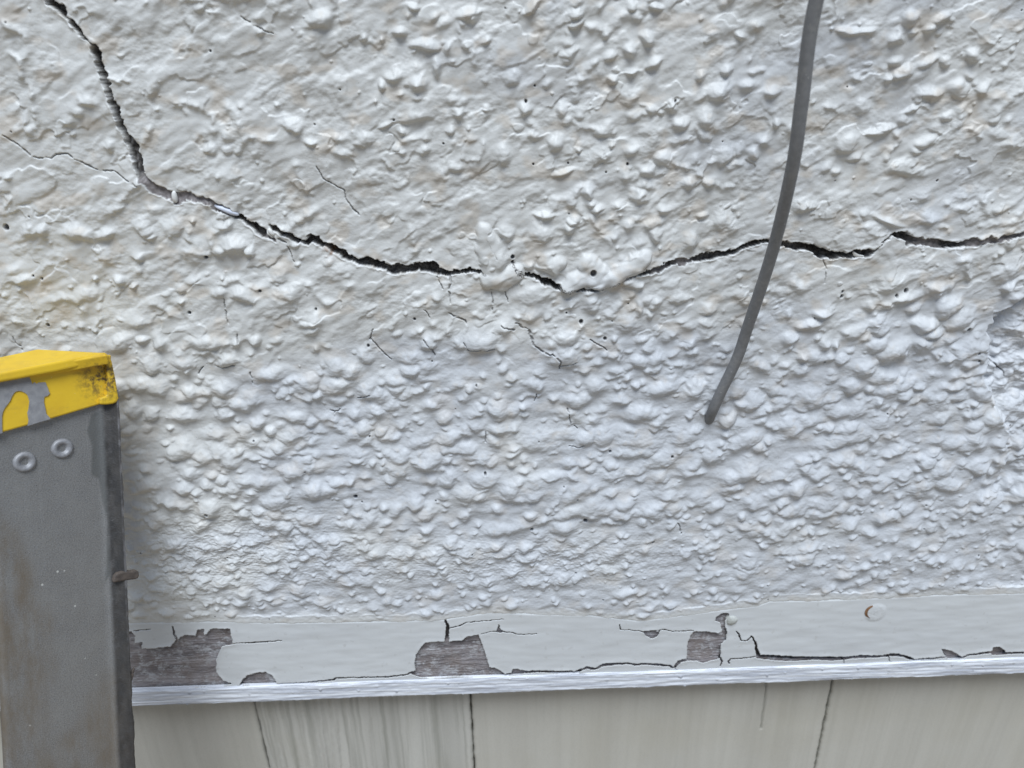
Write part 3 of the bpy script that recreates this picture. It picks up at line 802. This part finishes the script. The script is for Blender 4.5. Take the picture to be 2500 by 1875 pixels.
Z5 = lambda L: zpt(L, 0, 1200, .407)
Z6 = lambda L: zpt(L, 600, 1400, .3617)
Z7 = lambda L: zpt(L, 1200, 1400, .3617)
Z8 = lambda L: zpt(L, 1800, 1300, .3465)
HOLES = [
 Z5([(600,830),(790,835),(810,860),(812,905),(855,900),(850,935),(900,940),(1030,925),(1060,890),(1110,855),(1180,860),(1190,825),(1225,823),(1225,856),(1240,850),(1270,820),(1380,820),(1398,910),(1330,925),(1298,1000),(1298,1080),(1340,1130),(1390,1148),(1330,1165),(1160,1168),(1010,1180),(1000,1190),(600,1196)]),
 Z5([(1440,1155),(1455,1130),(1490,1098),(1540,1082),(1590,1078),(1630,1098),(1650,1125),(1664,1155)]),
 Z6([(1150,650),(1143,600),(1150,550),(1180,500),(1215,462),(1330,455),(1460,450),(1500,420),(1570,410),(1610,520),(1640,628),(1690,636),(1745,672),(1750,688),(1640,702),(1500,692),(1400,686),(1250,706),(1170,690),(1110,672)]),
 Z7([(1320,585),(1320,480),(1340,420),(1365,388),(1440,386),(1530,400),(1552,385),(1545,325),(1510,318),(1518,290),(1560,262),(1600,266),(1592,292),(1572,312),(1572,350),(1586,390),(1577,440),(1545,470),(1540,565),(1490,580),(1420,598),(1380,585)]),
 Z7([(1023,388),(1132,386),(1112,424),(1080,434),(1045,420)]),
 Z8([(1433,815),(1500,828),(1570,868),(1560,886),(1480,882),(1455,855)]),
 Z8([(1785,838),(1800,806),(1840,800),(1880,830),(1885,855),(1790,858)]),
 Z6([(1795,672),(1800,645),(1830,636),(1860,648),(1880,668),(1840,682)]),
 Z7([(30,392),(48,345),(54,350),(60,375),(82,388),(70,397)]),
]
CRACKS = [
 Z6([(-30,748,10),(0,742,8),(210,744,9),(360,736,10),(500,722,10),(595,712,12),(612,700,10),(800,698,8),(960,693,12),(1080,680,11),(1130,662,14)]),
 Z6([(1740,684,16),(1800,672,16),(1830,656,30),(1900,662,22),(1980,657,18),(2100,662,20),(2190,660,24),(2280,676,14)]),
 Z7([(430,666,20),(530,668,22),(570,660,14),(640,632,20),(700,640,16),(760,612,24),(850,605,16),(930,603,14),(970,614,18),(1010,605,14),(1130,612,20),(1200,620,18),(1230,634,14),(1265,590,24),(1320,578,18)]),
 Z7([(1545,565,10),(1552,590,10),(1540,620,5)]),
 Z7([(1600,605,7),(1596,588,8),(1612,572,9),(1700,568,8),(1790,555,12)]),
 Z7([(1652,388,3),(1665,405,7),(1680,445,8),(1720,450,7),(1752,420,8),(1780,460,10),(1784,510,14),(1800,548,26)]),
 Z7([(1800,556,34),(1850,560,42),(1950,565,44),(2050,570,40),(2150,568,30),(2210,566,22)]),
 Z8([(300,880,46),(400,886,40),(520,880,28),(600,882,34),(700,885,34),(780,880,20),(860,869,26),(1000,870,18),(1100,856,28),(1180,868,18),(1240,896,20),(1350,886,18),(1420,876,14),(1480,868,20),(1580,878,16),(1620,860,14),(1700,850,16),(1790,838,18),(1880,848,18),(2020,842,15),(2300,832,14)]),
 Z6([(1342,296,3),(1352,325,14),(1362,350,22),(1362,400,20),(1356,460,26)]),
 Z6([(1375,364,9),(1440,350,6),(1490,326,5),(1600,318,3.5),(1740,305,2)]),
 Z6([(1590,405,3),(1650,390,4),(1720,388,7),(1800,395,5),(1840,410,4),(1960,405,2.5)]),
 Z7([(865,338,3),(868,378,4),(940,378,3),(1020,388,4.5),(1170,375,7),(1220,388,4),(1360,382,4.5)]),
 Z5([(1038,805,4),(1048,850,9),(1066,890,9)]),
 Z5([(1400,908,3),(1500,902,3),(1690,890,2)]), Z5([(805,832,3),(850,826,3),(905,822,2)]),
 Z7([(1230,632,6),(1290,680,2)]), Z8([(1060,868,4),(1075,905,3),(1115,922,5),(1140,925,3)]),
 Z8([(745,880,6),(748,925,2)]),
 Z6([(-5,466,3),(120,462,3),(240,450,2)]),
]


def inside(poly):
    x, z = tp([p[0] for p in poly], [p[1] for p in poly])
    i0, i1 = np.searchsorted(txs * 1000, (x.min() - 2, x.max() + 2))
    s = (slice(None), slice(i0, i1))
    a, b = QX[s], QZ[s]
    r = np.zeros(a.shape, bool)
    for i in range(len(x)):
        j = (i + 1) % len(x)
        c = ((z[i] > b) != (z[j] > b)) & (a < (x[j] - x[i]) * (b - z[i]) / (z[j] - z[i] + 1e-9) + x[i])
        r ^= c
    return s, r


holes = np.zeros(TX.shape, bool)
for p in HOLES:
    s, r = inside(p)
    holes[s] |= r
DT = np.full(TX.shape, 9, f4)
for p in CRACKS:
    x, z = tp([q[0] for q in p], [q[1] for q in p])
    W = np.array([max(q[2], .9) for q in p]) * .5 * .2
    for i in range(len(p) - 1):
        i0, i1 = np.searchsorted(txs * 1000, (min(x[i], x[i + 1]) - 6, max(x[i], x[i + 1]) + 6))
        s = (slice(None), slice(i0, i1))
        ax, az = QX[s] - x[i], QZ[s] - z[i]
        ex_, ez_ = x[i + 1] - x[i], z[i + 1] - z[i]
        t = np.clip((ax * ex_ + az * ez_) / (ex_ * ex_ + ez_ * ez_ + 1e-9), 0, 1)
        DT[s] = np.minimum(DT[s], np.hypot(ax - t * ex_, az - t * ez_) - (W[i] + t * (W[i + 1] - W[i])))
gone = holes | (DT < .03)


def blur(a, r):
    for ax in (0, 1):
        for _ in range(2):
            c = np.cumsum(np.pad(a, [(r + 1, r) if k == ax else (0, 0) for k in (0, 1)], mode='edge'), axis=ax)
            a = (np.take(c, range(2 * r + 1, c.shape[ax]), ax) - np.take(c, range(0, c.shape[ax] - 2 * r - 1), ax)) / (2 * r + 1)
    return a


gb = blur(gone.astype(f4), 5)
edge = np.clip(blur(gone.astype(f4), 1) * 1.6, 0, 1) * .45
fy = Y_TRIM * 1000 - .5 * gb * (1 + .9 * perlin(TX / 9, TZ / 6, 111)) - .10 * fbm(TX / 18, TZ / 6, 2, 112) - .10 * fbm(TX / 26, TZ / 9, 2, 113)
ztop_ = np.interp(TX[0], ex * 1000, ez * 1000)[None, :] + 2.6
fy += 1.6 * sstep(ztop_ - 3.2, ztop_ - .3, TZ)          # the film runs in under the stucco
# two filled nail heads push the paint up
for px, py, r, hh in [(2136, 1494, 23, .35), (1786, 1512, 15, .0)]:
    x, z = tp(px, py)
    fy -= hh * sstep(r * .2 * 1.35, r * .2 * .8, np.hypot(TX - x, (TZ - z))) * (1 + .2 * perlin(TX / 1.5, TZ / 1.5, 114))
gone = gone | (TZ > ztop_)
film_keep = ~(gone[:-1, :-1] | gone[1:, 1:] | gone[1:, :-1] | gone[:-1, 1:])
rev = lambda a: a[:, ::-1]
film = grid_mesh('paint_layer', rev(np.stack([TX, fy, TZ], -1) / 1000), M_FILM, trim, rev(film_keep), {'edge': rev(edge)}, TO)
sd = film.modifiers.new('thickness', 'SOLIDIFY')
sd.thickness = .0005
sd.offset = -1
sd.use_even_offset = False
film['label'] = 'cracked cream white paint layer'
groove = sstep(.5, -.1, DT) * ~holes
wy = Y_TRIM * 1000 + 1.25 + groove * 2.0 - .3 * np.abs(fbm(TX / 12, TZ / .9, 3, 121)) - .12 * fbm(TX / 2, TZ / .6, 2, 123)
wood = grid_mesh('wood_board', rev(np.stack([TX, wy, TZ], -1) / 1000), M_WOOD, trim, None, {'groove': rev(groove * .8)}, TO)
wood['label'] = 'bare brown wood with white paint residue'

# drip edge: rough white painted nosing along the bottom of the board
dxs = axis(-0.255, 0.275, .0005, -0.75, 0.75)
hgt = (Z1 - Z2) * 1000
sec = [(.9, .55), (.55, .75), (.1, .55)]
n_s = 34
ss = np.linspace(0, 1, n_s)
py_ = np.interp(ss, [0, .08, .2, .62, .72, .80, 1], [.6, -.9, -1.5, -2.1, -1.6, 0, 14.0])
pz_ = np.interp(ss, [0, .08, .2, .62, .72, .80, 1], [.5, .1, -.6, -hgt + .35, -hgt, -hgt - .1, -hgt + .2])
DX, SS = np.meshgrid((dxs * 1000).astype(f4), ss.astype(f4))
rowmm = (SS * 14).astype(f4)
st1 = fbm(DX / 28, rowmm / .7, 3, 131) * .34 + .14 * perlin(DX / 5, rowmm / .45, 134)
front = sstep(0, .12, SS) * sstep(.82, .7, SS)
wh = np.maximum(perlin(DX / 2.4, rowmm / .8, 136) - .62, 0) * 2.2            # dried brush whiskers
YY = Y_TRIM * 1000 + py_[:, None] - (st1 + wh) * front
ZZ = Z1 * 1000 + pz_[:, None] + (.28 * perlin(DX / 14, 0 * DX, 137) + .16 * perlin(DX / 3, 0 * DX, 138)) * sstep(.45, .7, SS) - wh * front * .5
grid_mesh('drip_edge', np.stack([DX, YY, ZZ], -1) / 1000, M_DRIP, trim, None, None, TO)['label'] = 'rough bluish white drip edge along the bottom'

M_FILLER = mat_plain('nail_filler', (0.48, 0.49, 0.46), (0.57, 0.58, 0.555), 400, .6, .0003)
M_RUST = mat_plain('rusty_nail', (0.16, 0.075, 0.035), (0.30, 0.17, 0.09), 900, .8, .0003)


def disc(name, px, py, r, y, bulge, mat, parent, origin):
    c = hit_y(px, py, y)
    verts, faces = [c + np.array([0, -bulge, 0])], []
    n = 28
    for k, (q, b) in enumerate([(.5, .85), (.85, .5), (1, .0), (1, -.8)]):
        for i in range(n):
            a = i / n * 2 * math.pi
            rr = r * q * (1 + .06 * math.sin(3 * a + px) + .04 * math.sin(7 * a))
            verts.append(c + np.array([rr * math.cos(a), -bulge * b, rr * math.sin(a)]))
    for i in range(n):
        faces.append((0, 1 + i, 1 + (i + 1) % n))
        for k in range(3):
            faces.append((1 + k * n + i, 1 + (k + 1) * n + i, 1 + (k + 1) * n + (i + 1) % n, 1 + k * n + (i + 1) % n))
    return poly_mesh(name, verts, faces, mat, parent, origin, smooth=True)


n1 = disc('nail_head', 1786, 1513, .0031, Y_TRIM - .0001, .0016, M_FILLER, trim, TO)
n1['label'] = 'nail head under a cream blob of filler'
n2 = disc('nail_head', 2134, 1494, .0038, Y_TRIM - .0004, .0003, M_FILLER, trim, TO)
n2['label'] = 'round nail head with a rusty rim'
c = hit_y(2134, 1494, Y_TRIM - .0009)
vv, ff = [], []
for i in range(15):
    a = math.radians(110 + i * 10)
    wd = .00042 * math.sin(math.pi * (i + .6) / 15.2) + .00008
    for q, dy in ((1.08, .0002), (1.02, -.0003)):
        vv.append(c + np.array([(.0039 * q + (wd if q > 1.05 else -wd)) * math.cos(a), dy, (.0039 * q + (wd if q > 1.05 else -wd)) * math.sin(a)]))
    if i:
        ff.append((2 * i - 2, 2 * i - 1, 2 * i + 1, 2 * i))
poly_mesh('rust_ring', vv, ff, M_RUST, n2, TO)

# ------------------------------------------------------------------ shingle siding, set back under the trim
Y_SH = Y_TRIM + .0095
siding = thing('shingle_siding', 'grey beige painted shingle siding below the trim board', 'siding', (0, Y_SH, -0.40))
SO = np.array(siding.location)
M_SH = [mat_shingle('painted_shingle', (0.53, 0.505, 0.45), (0.59, 0.565, 0.505), .2),
        mat_shingle('streaked_shingle', (0.46, 0.445, 0.405), (0.62, 0.60, 0.55), 1.0)]
JT = [((-260, 1740), (-200, 1875)), ((620, 1708), (657, 1875)), ((1148, 1690), (1158, 1875)), ((2036, 1655), (1990, 1875)), ((2890, 1640), (2760, 1875)), ((3700, 1625), (3480, 1875))]
ztop, zend = Z2 + .012, -0.40


def jline(j):
    a = hit_y(*JT[j][0], Y_SH)
    b = hit_y(*JT[j][1], Y_SH)
    return lambda z: (a[0] + (b[0] - a[0]) * (z - a[2]) / (b[2] - a[2])) * 1000


SPLIT = [tuple(hit_y(x, y, Y_SH)[[0, 2]] * 1000) for x, y in ((1872, 1640), (1869, 1700), (1862, 1745), (1858, 1778))]
for k in range(5):
    fl, fr = jline(k), jline(k + 1)
    zz = np.concatenate([np.arange(ztop, -0.262, -.0006), np.arange(-0.262, zend, -.004)]) * 1000
    uu = np.concatenate([[-.02], np.linspace(0, 1, 260), [1.02]])
    UU, ZZ = np.meshgrid(np.clip(uu, 0, 1), zz)
    gap = .34 if k != 1 else .25
    L = fl(ZZ / 1000) + .7 * gap + .35 * perlin(ZZ * 0 + k, ZZ / 5, 141) + .12 * perlin(ZZ * 0 + k, ZZ / 1.2, 142)
    R = fr(ZZ / 1000) - .7 * gap + .35 * perlin(ZZ * 0 + k + 9, ZZ / 5, 143) + .12 * perlin(ZZ * 0 + k + 9, ZZ / 1.2, 144)
    XX = L + (R - L) * UU
    gx = (UU - .5) * (fr(zz[0] / 1000) - fl(zz[0] / 1000))        # grain runs with the joints
    gr = .22 * fbm(gx / 9, ZZ / 160, 2, 150 + k)
    fine = .05 * fbm(gx / 1.4, ZZ / 60, 2, 155 + k)
    if k == 1:
        wgt = sstep(.72, .30, UU)
        warpx = gx + 3.0 * perlin(ZZ / 60, gx / 40, 160)
        gr = gr + wgt * (1.1 * perlin(warpx / 4.2, ZZ / 220, 161) + .5 * perlin(warpx / 1.8, ZZ / 150, 163))
    ed = np.minimum(XX - L, R - XX)
    YY = Y_SH * 1000 - gr - fine + .8 * np.exp(-ed / .4) + .5 * np.exp(-ed / 2.2)
    if k in (0, 2):
        YY += .5 * (UU - .5) * (1 if k == 0 else -1)
    edge_ = np.exp(-ed / .6) * .55
    if k == 2:                                                     # the short split that runs down from the trim
        dmin = np.full(XX.shape, 9.0)
        for a_, b_ in zip(SPLIT[:-1], SPLIT[1:]):
            e0, e1 = b_[0] - a_[0], b_[1] - a_[1]
            t = np.clip(((XX - a_[0]) * e0 + (ZZ - a_[1]) * e1) / (e0 * e0 + e1 * e1), 0, 1)
            dmin = np.minimum(dmin, np.hypot(XX - a_[0] - t * e0, ZZ - a_[1] - t * e1))
        sel = sstep(.75, .15, dmin)
        YY += 1.0 * sel + .35 * sstep(0, 6, XX - np.interp(ZZ, [p[1] for p in SPLIT][::-1], [p[0] for p in SPLIT][::-1])) * sstep(SPLIT[-1][1] - 8, SPLIT[-1][1] + 10, ZZ)
        edge_ = np.maximum(edge_, sel * .6)
    YY[:, 0] += 6
    YY[:, -1] += 6
    grain = np.stack([gx / 1000, gx * 0 + k * .3, ZZ / 1000], -1)
    V = np.stack([XX, YY, ZZ], -1) / 1000
    o = grid_mesh('shingle', V[::-1], M_SH[1 if k == 1 else 0], siding, None, {'edge': edge_[::-1], 'grain': grain[::-1]}, SO)
    o['label'] = ['plain shingle beside the ladder', 'shingle with coarse streaked grain', 'wide shingle with a short split at its top', 'smooth plain shingle', 'smooth plain shingle at the far end'][k]
bx = [(-.8, Y_SH + .0045, zend), (.8, Y_SH + .0045, zend), (.8, Y_SH + .0045, ztop + .02), (-.8, Y_SH + .0045, ztop + .02),
      (-.8, Y_SH + .02, zend), (.8, Y_SH + .02, zend), (.8, Y_SH + .02, ztop + .02), (-.8, Y_SH + .02, ztop + .02)]
poly_mesh('backing_board', bx, [(0, 1, 2, 3), (4, 5, 6, 7), (0, 1, 5, 4), (1, 2, 6, 5), (2, 3, 7, 6), (3, 0, 4, 7)],
          mat_plain('dark_backing', (0.05, 0.045, 0.035), (0.09, 0.08, 0.06), 80, .9), siding, SO)

# ------------------------------------------------------------------ ladder: top of one rail, yellow cap
e_t = np.array([0, math.sin(math.radians(20)), math.cos(math.radians(20))])
az = math.radians(45)
e_s = np.array([math.sin(az), math.cos(az), 0.0])
e_s -= e_t * (e_s @ e_t)
e_s /= np.linalg.norm(e_s)
e_n = np.cross(e_s, e_t)
if e_n[1] > 0:
    e_n = -e_n
A0 = hit_y(249, 1000, -0.0225)                    # fold of the rail, just under the cap
t_end = (GZ - A0[2]) / e_t[2]
ladder = thing('ladder', 'weathered grey aluminium ladder with a yellow end cap leaning on the stucco', 'ladder', tuple(A0 + e_t * t_end))
LO = np.array(ladder.location)


def lp(px, py, n=0.0):
    """pixel -> point on the rail's web, n metres proud of it"""
    return hit_plane(np.asarray(px, float), np.asarray(py, float), A0 + e_n * n, e_n)


def st(P):
    return (P - A0) @ e_s, (P - A0) @ e_t


sl, _ = st(lp(9, 1808))                           # near edge of the web
# cross-section of the rail: (along web, proud) in mm
W0 = sl * 1000
cs = [(W0 + 5.0, -6.5), (W0 + .8, -6.0), (W0, -3.0), (W0 + .4, -.6), (W0 + 1.2, 0)]
for q in np.linspace(W0 + 2.5, -3.0, 120):
    cs.append((q, 0))
for a in np.linspace(0, 1, 9)[1:]:
    cs.append((-3.0 + 3.4 * a, .9 * a * a))
for a in np.linspace(0, 1, 22)[1:]:
    cs.append((.4 + 3.9 * a, .9 + 3.3 * a - .5 * math.sin(math.pi * a)))
cs += [(4.75, 4.35), (5.1, 4.1), (5.15, 3.4), (4.4, 2.2), (2.5, -.6), (1.0, -2.0)]
cs = np.array(cs)
tt = np.concatenate([np.arange(.0078, -.215, -.0006), np.arange(-.215, -.40, -.006), np.linspace(-.42, t_end, 30)])
SI, TI = np.meshgrid(cs[:, 0], tt * 1000)
NI = np.broadcast_to(cs[:, 1], SI.shape).copy()
on_fl = sstep(-1.0, 1.0, SI)
rough_ = fbm(SI / 3, TI / 6, 3, 171)
NI += on_fl * (.16 * rough_ + .25 * np.maximum(perlin(SI / 1.4, TI / 2.2, 172) - .2, 0)) + (1 - on_fl) * .05 * fbm(SI / 5, TI / 9, 2, 175)
lip = sstep(3.6, 4.8, SI)
SI = SI + lip * (.22 * perlin(TI / 9, TI * 0, 176) + .14 * perlin(TI / 2.2, TI * 0, 177) + .8 * sstep(-95, -140, TI) * (.3 + perlin(TI / 22, TI * 0, 178)))
RV = A0 + (SI[..., None] * e_s + NI[..., None] * e_n + TI[..., None] * e_t) / 1000


def region(pts, soft, wob=3.0):
    """soft mask of a patch outlined in pixels on the web, in rail coordinates (mm)"""
    s, t = st(lp([p[0] for p in pts], [p[1] for p in pts]))
    s, t = s * 1000, t * 1000
    a, b = SI + wob * perlin(SI / 12, TI / 14, 181), TI + wob * perlin(SI / 12, TI / 14, 183)
    r = np.zeros(a.shape, bool)
    d = np.full(a.shape, 99.0)
    for i in range(len(s)):
        j = (i + 1) % len(s)
        r ^= ((t[i] > b) != (t[j] > b)) & (a < (s[j] - s[i]) * (b - t[i]) / (t[j] - t[i] + 1e-9) + s[i])
        e0, e1 = s[j] - s[i], t[j] - t[i]
        q = np.clip(((a - s[i]) * e0 + (b - t[i]) * e1) / (e0 * e0 + e1 * e1 + 1e-9), 0, 1)
        d = np.minimum(d, np.hypot(a - s[i] - q * e0, b - t[i] - q * e1))
    return sstep(-soft, soft, np.where(r, d, -d))


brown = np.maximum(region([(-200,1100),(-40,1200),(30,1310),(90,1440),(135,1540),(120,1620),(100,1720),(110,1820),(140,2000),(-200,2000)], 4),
                   .8 * region([(260,1640),(220,1720),(150,1800),(130,2000),(330,2000),(310,1640)], 5))  # patches of warm light painted onto the lower web
bare = region([(222,1012),(250,1000),(268,1150),(262,1250),(268,1400),(258,1420),(262,1280),(240,1170),(222,1160),(228,1090),(214,1050)], .5, .6)
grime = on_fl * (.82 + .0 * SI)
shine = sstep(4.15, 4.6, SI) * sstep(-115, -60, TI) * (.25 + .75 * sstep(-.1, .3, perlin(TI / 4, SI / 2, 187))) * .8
uv = np.stack([SI / 1000, TI / 1000, NI * 0], -1)
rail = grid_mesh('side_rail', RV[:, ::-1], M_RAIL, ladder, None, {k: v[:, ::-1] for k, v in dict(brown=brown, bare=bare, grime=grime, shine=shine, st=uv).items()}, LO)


def prism(px_poly, nf, nb, verts, faces):
    """plate with a pixel outline, front nf and back nb metres proud of the web"""
    P = lp([p[0] for p in px_poly], [p[1] for p in px_poly], nf)
    n0, n = len(verts), len(P)
    for q in P:
        verts.append(q)
    for q in P:
        verts.append(q - e_n * (nf - nb))
    faces.append(tuple(range(n0, n0 + n)))
    faces.append(tuple(range(n0 + 2 * n - 1, n0 + n - 1, -1)))
    for i in range(n):
        j = (i + 1) % n
        faces.append((n0 + i, n0 + n + i, n0 + n + j, n0 + j))


def attr_fill(o, name, fn):
    me = o.data
    a = me.attributes.new(name, 'FLOAT', 'POINT')
    co = np.empty(len(me.vertices) * 3, f4)
    me.vertices.foreach_get('co', co)
    a.data.foreach_set('value', fn(co.reshape(-1, 3) + LO).astype(f4))


vs, fs = [], []
prism([(-125,1094),(5,1056),(130,1021),(245,987),(272,984),(272,866),(250,868),(0,915),(-125,941)], .0022, -.001, vs, fs)
cap = poly_mesh('end_cap', vs, fs, M_YELLOW, ladder, LO, bevel=.0006)
vs, fs = [], []
prism([(-125,962),(0,934),(140,908),(250,884),(264,880),(268,868),(258,861),(245,861),(0,909),(-125,935)], .0052, .0012, vs, fs)
lipo = poly_mesh('cap_lip', vs, fs, M_YELLOW, cap, LO, bevel=.0011, segs=3)
vs, fs = [], []
prism([(256,864),(266,866),(274,882),(282,920),(288,955),(291,972),(287,982),(277,986),(262,988),(244,988),(244,972),(262,966),(263,920),(258,884)], .0046, -.002, vs, fs)
rim = poly_mesh('cap_rim', vs, fs, M_YELLOW, cap, LO, bevel=.0012, segs=3)
# top plate of the cap, reaching back to the wall
ptA = lp(250, 862, .0050)
zt = ptA[2]
nz_ = np.array([0, 0, 1.0])
P1 = [hit_plane(*map(float, p), ptA - nz_ * d, nz_) for p, d in (((262, 866), 0), ((246, 860), -.0002), ((92, 852), -.0002), ((-40, 880), -.0003), ((-140, 905), 0), ((-125, 938), 0), ((0, 912), 0))]
vs = [p for p in P1] + [p - nz_ * .004 for p in P1]
n = len(P1)
fs = [tuple(range(n)), tuple(range(2 * n - 1, n - 1, -1))] + [(i, n + i, n + (i + 1) % n, (i + 1) % n) for i in range(n)]
top = poly_mesh('cap_top', vs, fs, M_YELLOW, cap, LO, bevel=.0005)
gc = lp(258, 925, .003)
M_YELLOW.node_tree.nodes['grime_centre'].inputs[1].default_value = tuple(gc - LO)
for o, f in ((cap, 1), (lipo, .5), (rim, 1), (top, .1)):
    attr_fill(o, 'grime', lambda co: f * np.exp(-(((co - gc) @ e_s) / .006) ** 2 - (((co - gc) @ e_t) / .012) ** 2))
# dense grid on the cap face so the grime reads inside the plate
cs_, ct_ = np.meshgrid(np.linspace(-.022, .0005, 60), np.linspace(-.5, .5, 60))
M_GREY = Nodes('grey_paint_skin')
st_g = M_GREY.noise(420, 4)
M_GREY = M_GREY.done(M_GREY.mix(M_GREY.ramp(st_g, .3, .7), (0.23, 0.23, 0.245), (0.33, 0.33, 0.34)), .55, bump=M_GREY.noise(2200, 3), bump_d=.0002, strength=.5)
vs, fs = [], []
prism([(-125,944),(0,918),(72,921),(76,930),(79,938),(84,933),(90,937),(95,934),(111,933),(114,941),(117,947),(119,955),(122,960),(117,966),(108,969),(107,981),(109,990),(111,999),(113,1010),(119,1017),(124,1023),(95,1031),(68,1040),(70,1026),(67,1008),(70,998),(71,990),(72,980),(70,972),(67,964),(61,959),(53,955),(45,954),(38,956),(34,960),(29,968),(25,978),(18,988),(11,997),(7,1006),(5,1016),(5,1040),(6,1057),(-125,1094)], .0026, .0015, vs, fs)
skin = poly_mesh('grey_paint_skin', vs, fs, M_GREY, cap, LO)
skin['label'] = 'torn grey paint skin over the lower left of the cap'

# rivets: dished rings
M_RIVET = mat_plain('dull_rivet', (0.25, 0.25, 0.265), (0.36, 0.36, 0.375), 900, .5, .0002, metal=.2)
profl = [(4.2, -.3), (4.15, .35), (3.7, .95), (3.0, 1.15), (2.2, .95), (1.7, .3), (1.2, -.1), (.6, -.15)]
for px, py in ((60, 1128), (152, 1095)):
    c = lp(px, py)
    n = 32
    vs, fs = [], []
    for r, d in profl:
        for i in range(n):
            a = i / n * 2 * math.pi
            vs.append(c + (e_s * math.cos(a) + e_t * math.sin(a)) * r * .00092 + e_n * d * .001)
    for k in range(len(profl) - 1):
        for i in range(n):
            fs.append((k * n + i, k * n + (i + 1) % n, (k + 1) * n + (i + 1) % n, (k + 1) * n + i))
    fs.append(tuple((len(profl) - 1) * n + i for i in range(n)))
    o = poly_mesh('rivet', vs, fs, M_RIVET, ladder, LO, smooth=True)

M_BROWN = mat_plain('dried_brown_paint', (0.055, 0.045, 0.04), (0.12, 0.095, 0.08), 600, .7, .0004)
vs, fs = [], []
prism([(276,1424),(279,1408),(287,1399),(300,1395),(318,1394),(334,1392),(340,1397),(341,1406),(337,1414),(324,1416),(310,1418),(294,1421)], .0045, .0018, vs, fs)
o = poly_mesh('dried_paint', vs, fs, M_BROWN, ladder, LO, bevel=.0008, segs=3)
o['label'] = 'brown lump of dried paint sticking out of the rail edge'
vs, fs = [], []
prism([(318,1662),(322,1640),(327,1630),(330,1632),(327,1648),(323,1664)], .0042, .003, vs, fs)
poly_mesh('paint_curl', vs, fs, M_BROWN, ladder, LO, bevel=.0003)

# ------------------------------------------------------------------ grey cable hanging in front of the wall
CAB = [(1993, 0, .235), (1958, 244, .250), (1935, 407, .263), (1887, 610, .288), (1825, 800, .312), (1799, 876, .3205), (1763, 951, .328), (1741, 1000, .3335), (1731, 1022, .340), (1724, 1034, .347)]
pts = []
for px, py, depth in CAB:
    pts.append(CAM + ray(px, py) * depth)
pts = [pts[0] + np.array(d) for d in ((.06, .03, .75), (.045, .005, .5), (.026, -.014, .28), (.012, -.014, .13), (.0045, -.0075, .05))] + pts
pts = np.array(pts)


def catmull(P, m):
    out = []
    Q = np.vstack([2 * P[0] - P[1], P, 2 * P[-1] - P[-2]])
    for i in range(1, len(Q) - 2):
        for j in range(m):
            t = j / m
            a, b, c_, d_ = Q[i - 1], Q[i], Q[i + 1], Q[i + 2]
            out.append(.5 * (2 * b + (c_ - a) * t + (2 * a - 5 * b + 4 * c_ - d_) * t * t + (3 * b - a - 3 * c_ + d_) * t ** 3))
    out.append(P[-1])
    return np.array(out)


cp = catmull(pts, 14)
tg = np.gradient(cp, axis=0)
tg /= np.linalg.norm(tg, axis=1)[:, None]
ref = np.array([1.0, 0, 0])
b1 = np.cross(tg, ref)
b1 /= np.linalg.norm(b1, axis=1)[:, None]
b2 = np.cross(tg, b1)
n = 28
an = np.linspace(0, 2 * np.pi, n + 1)
rad = .0023 * (1 + .012 * perlin(np.arange(len(cp)) / 3.0, np.zeros(len(cp)), 191))
CV = cp[:, None, :] + rad[:, None, None] * (np.cos(an)[None, :, None] * b1[:, None, :] + np.sin(an)[None, :, None] * b2[:, None, :])
kc = Nodes('grey_cable_sheath')
cn = kc.noise(500, 4)
cc = kc.mix(kc.ramp(cn, .3, .7), (0.18, 0.182, 0.188), (0.23, 0.23, 0.236))
cc = kc.mix(kc.ramp(kc.noise(90, 5, rough=.7), .56, .70), cc, (0.28, 0.275, 0.265))
cc = kc.mix(kc.ramp(kc.noise(700, 2), .73, .76), cc, (0.5, 0.5, 0.48))
mc = kc.done(cc, .55, bump=cn, bump_d=.0001, strength=.3)
O = tuple(cp[-1])
cable = grid_mesh('cable', CV, mc, None, None, None, O)
tag(cable, 'thin grey cable curving down and entering the white stucco', 'cable')
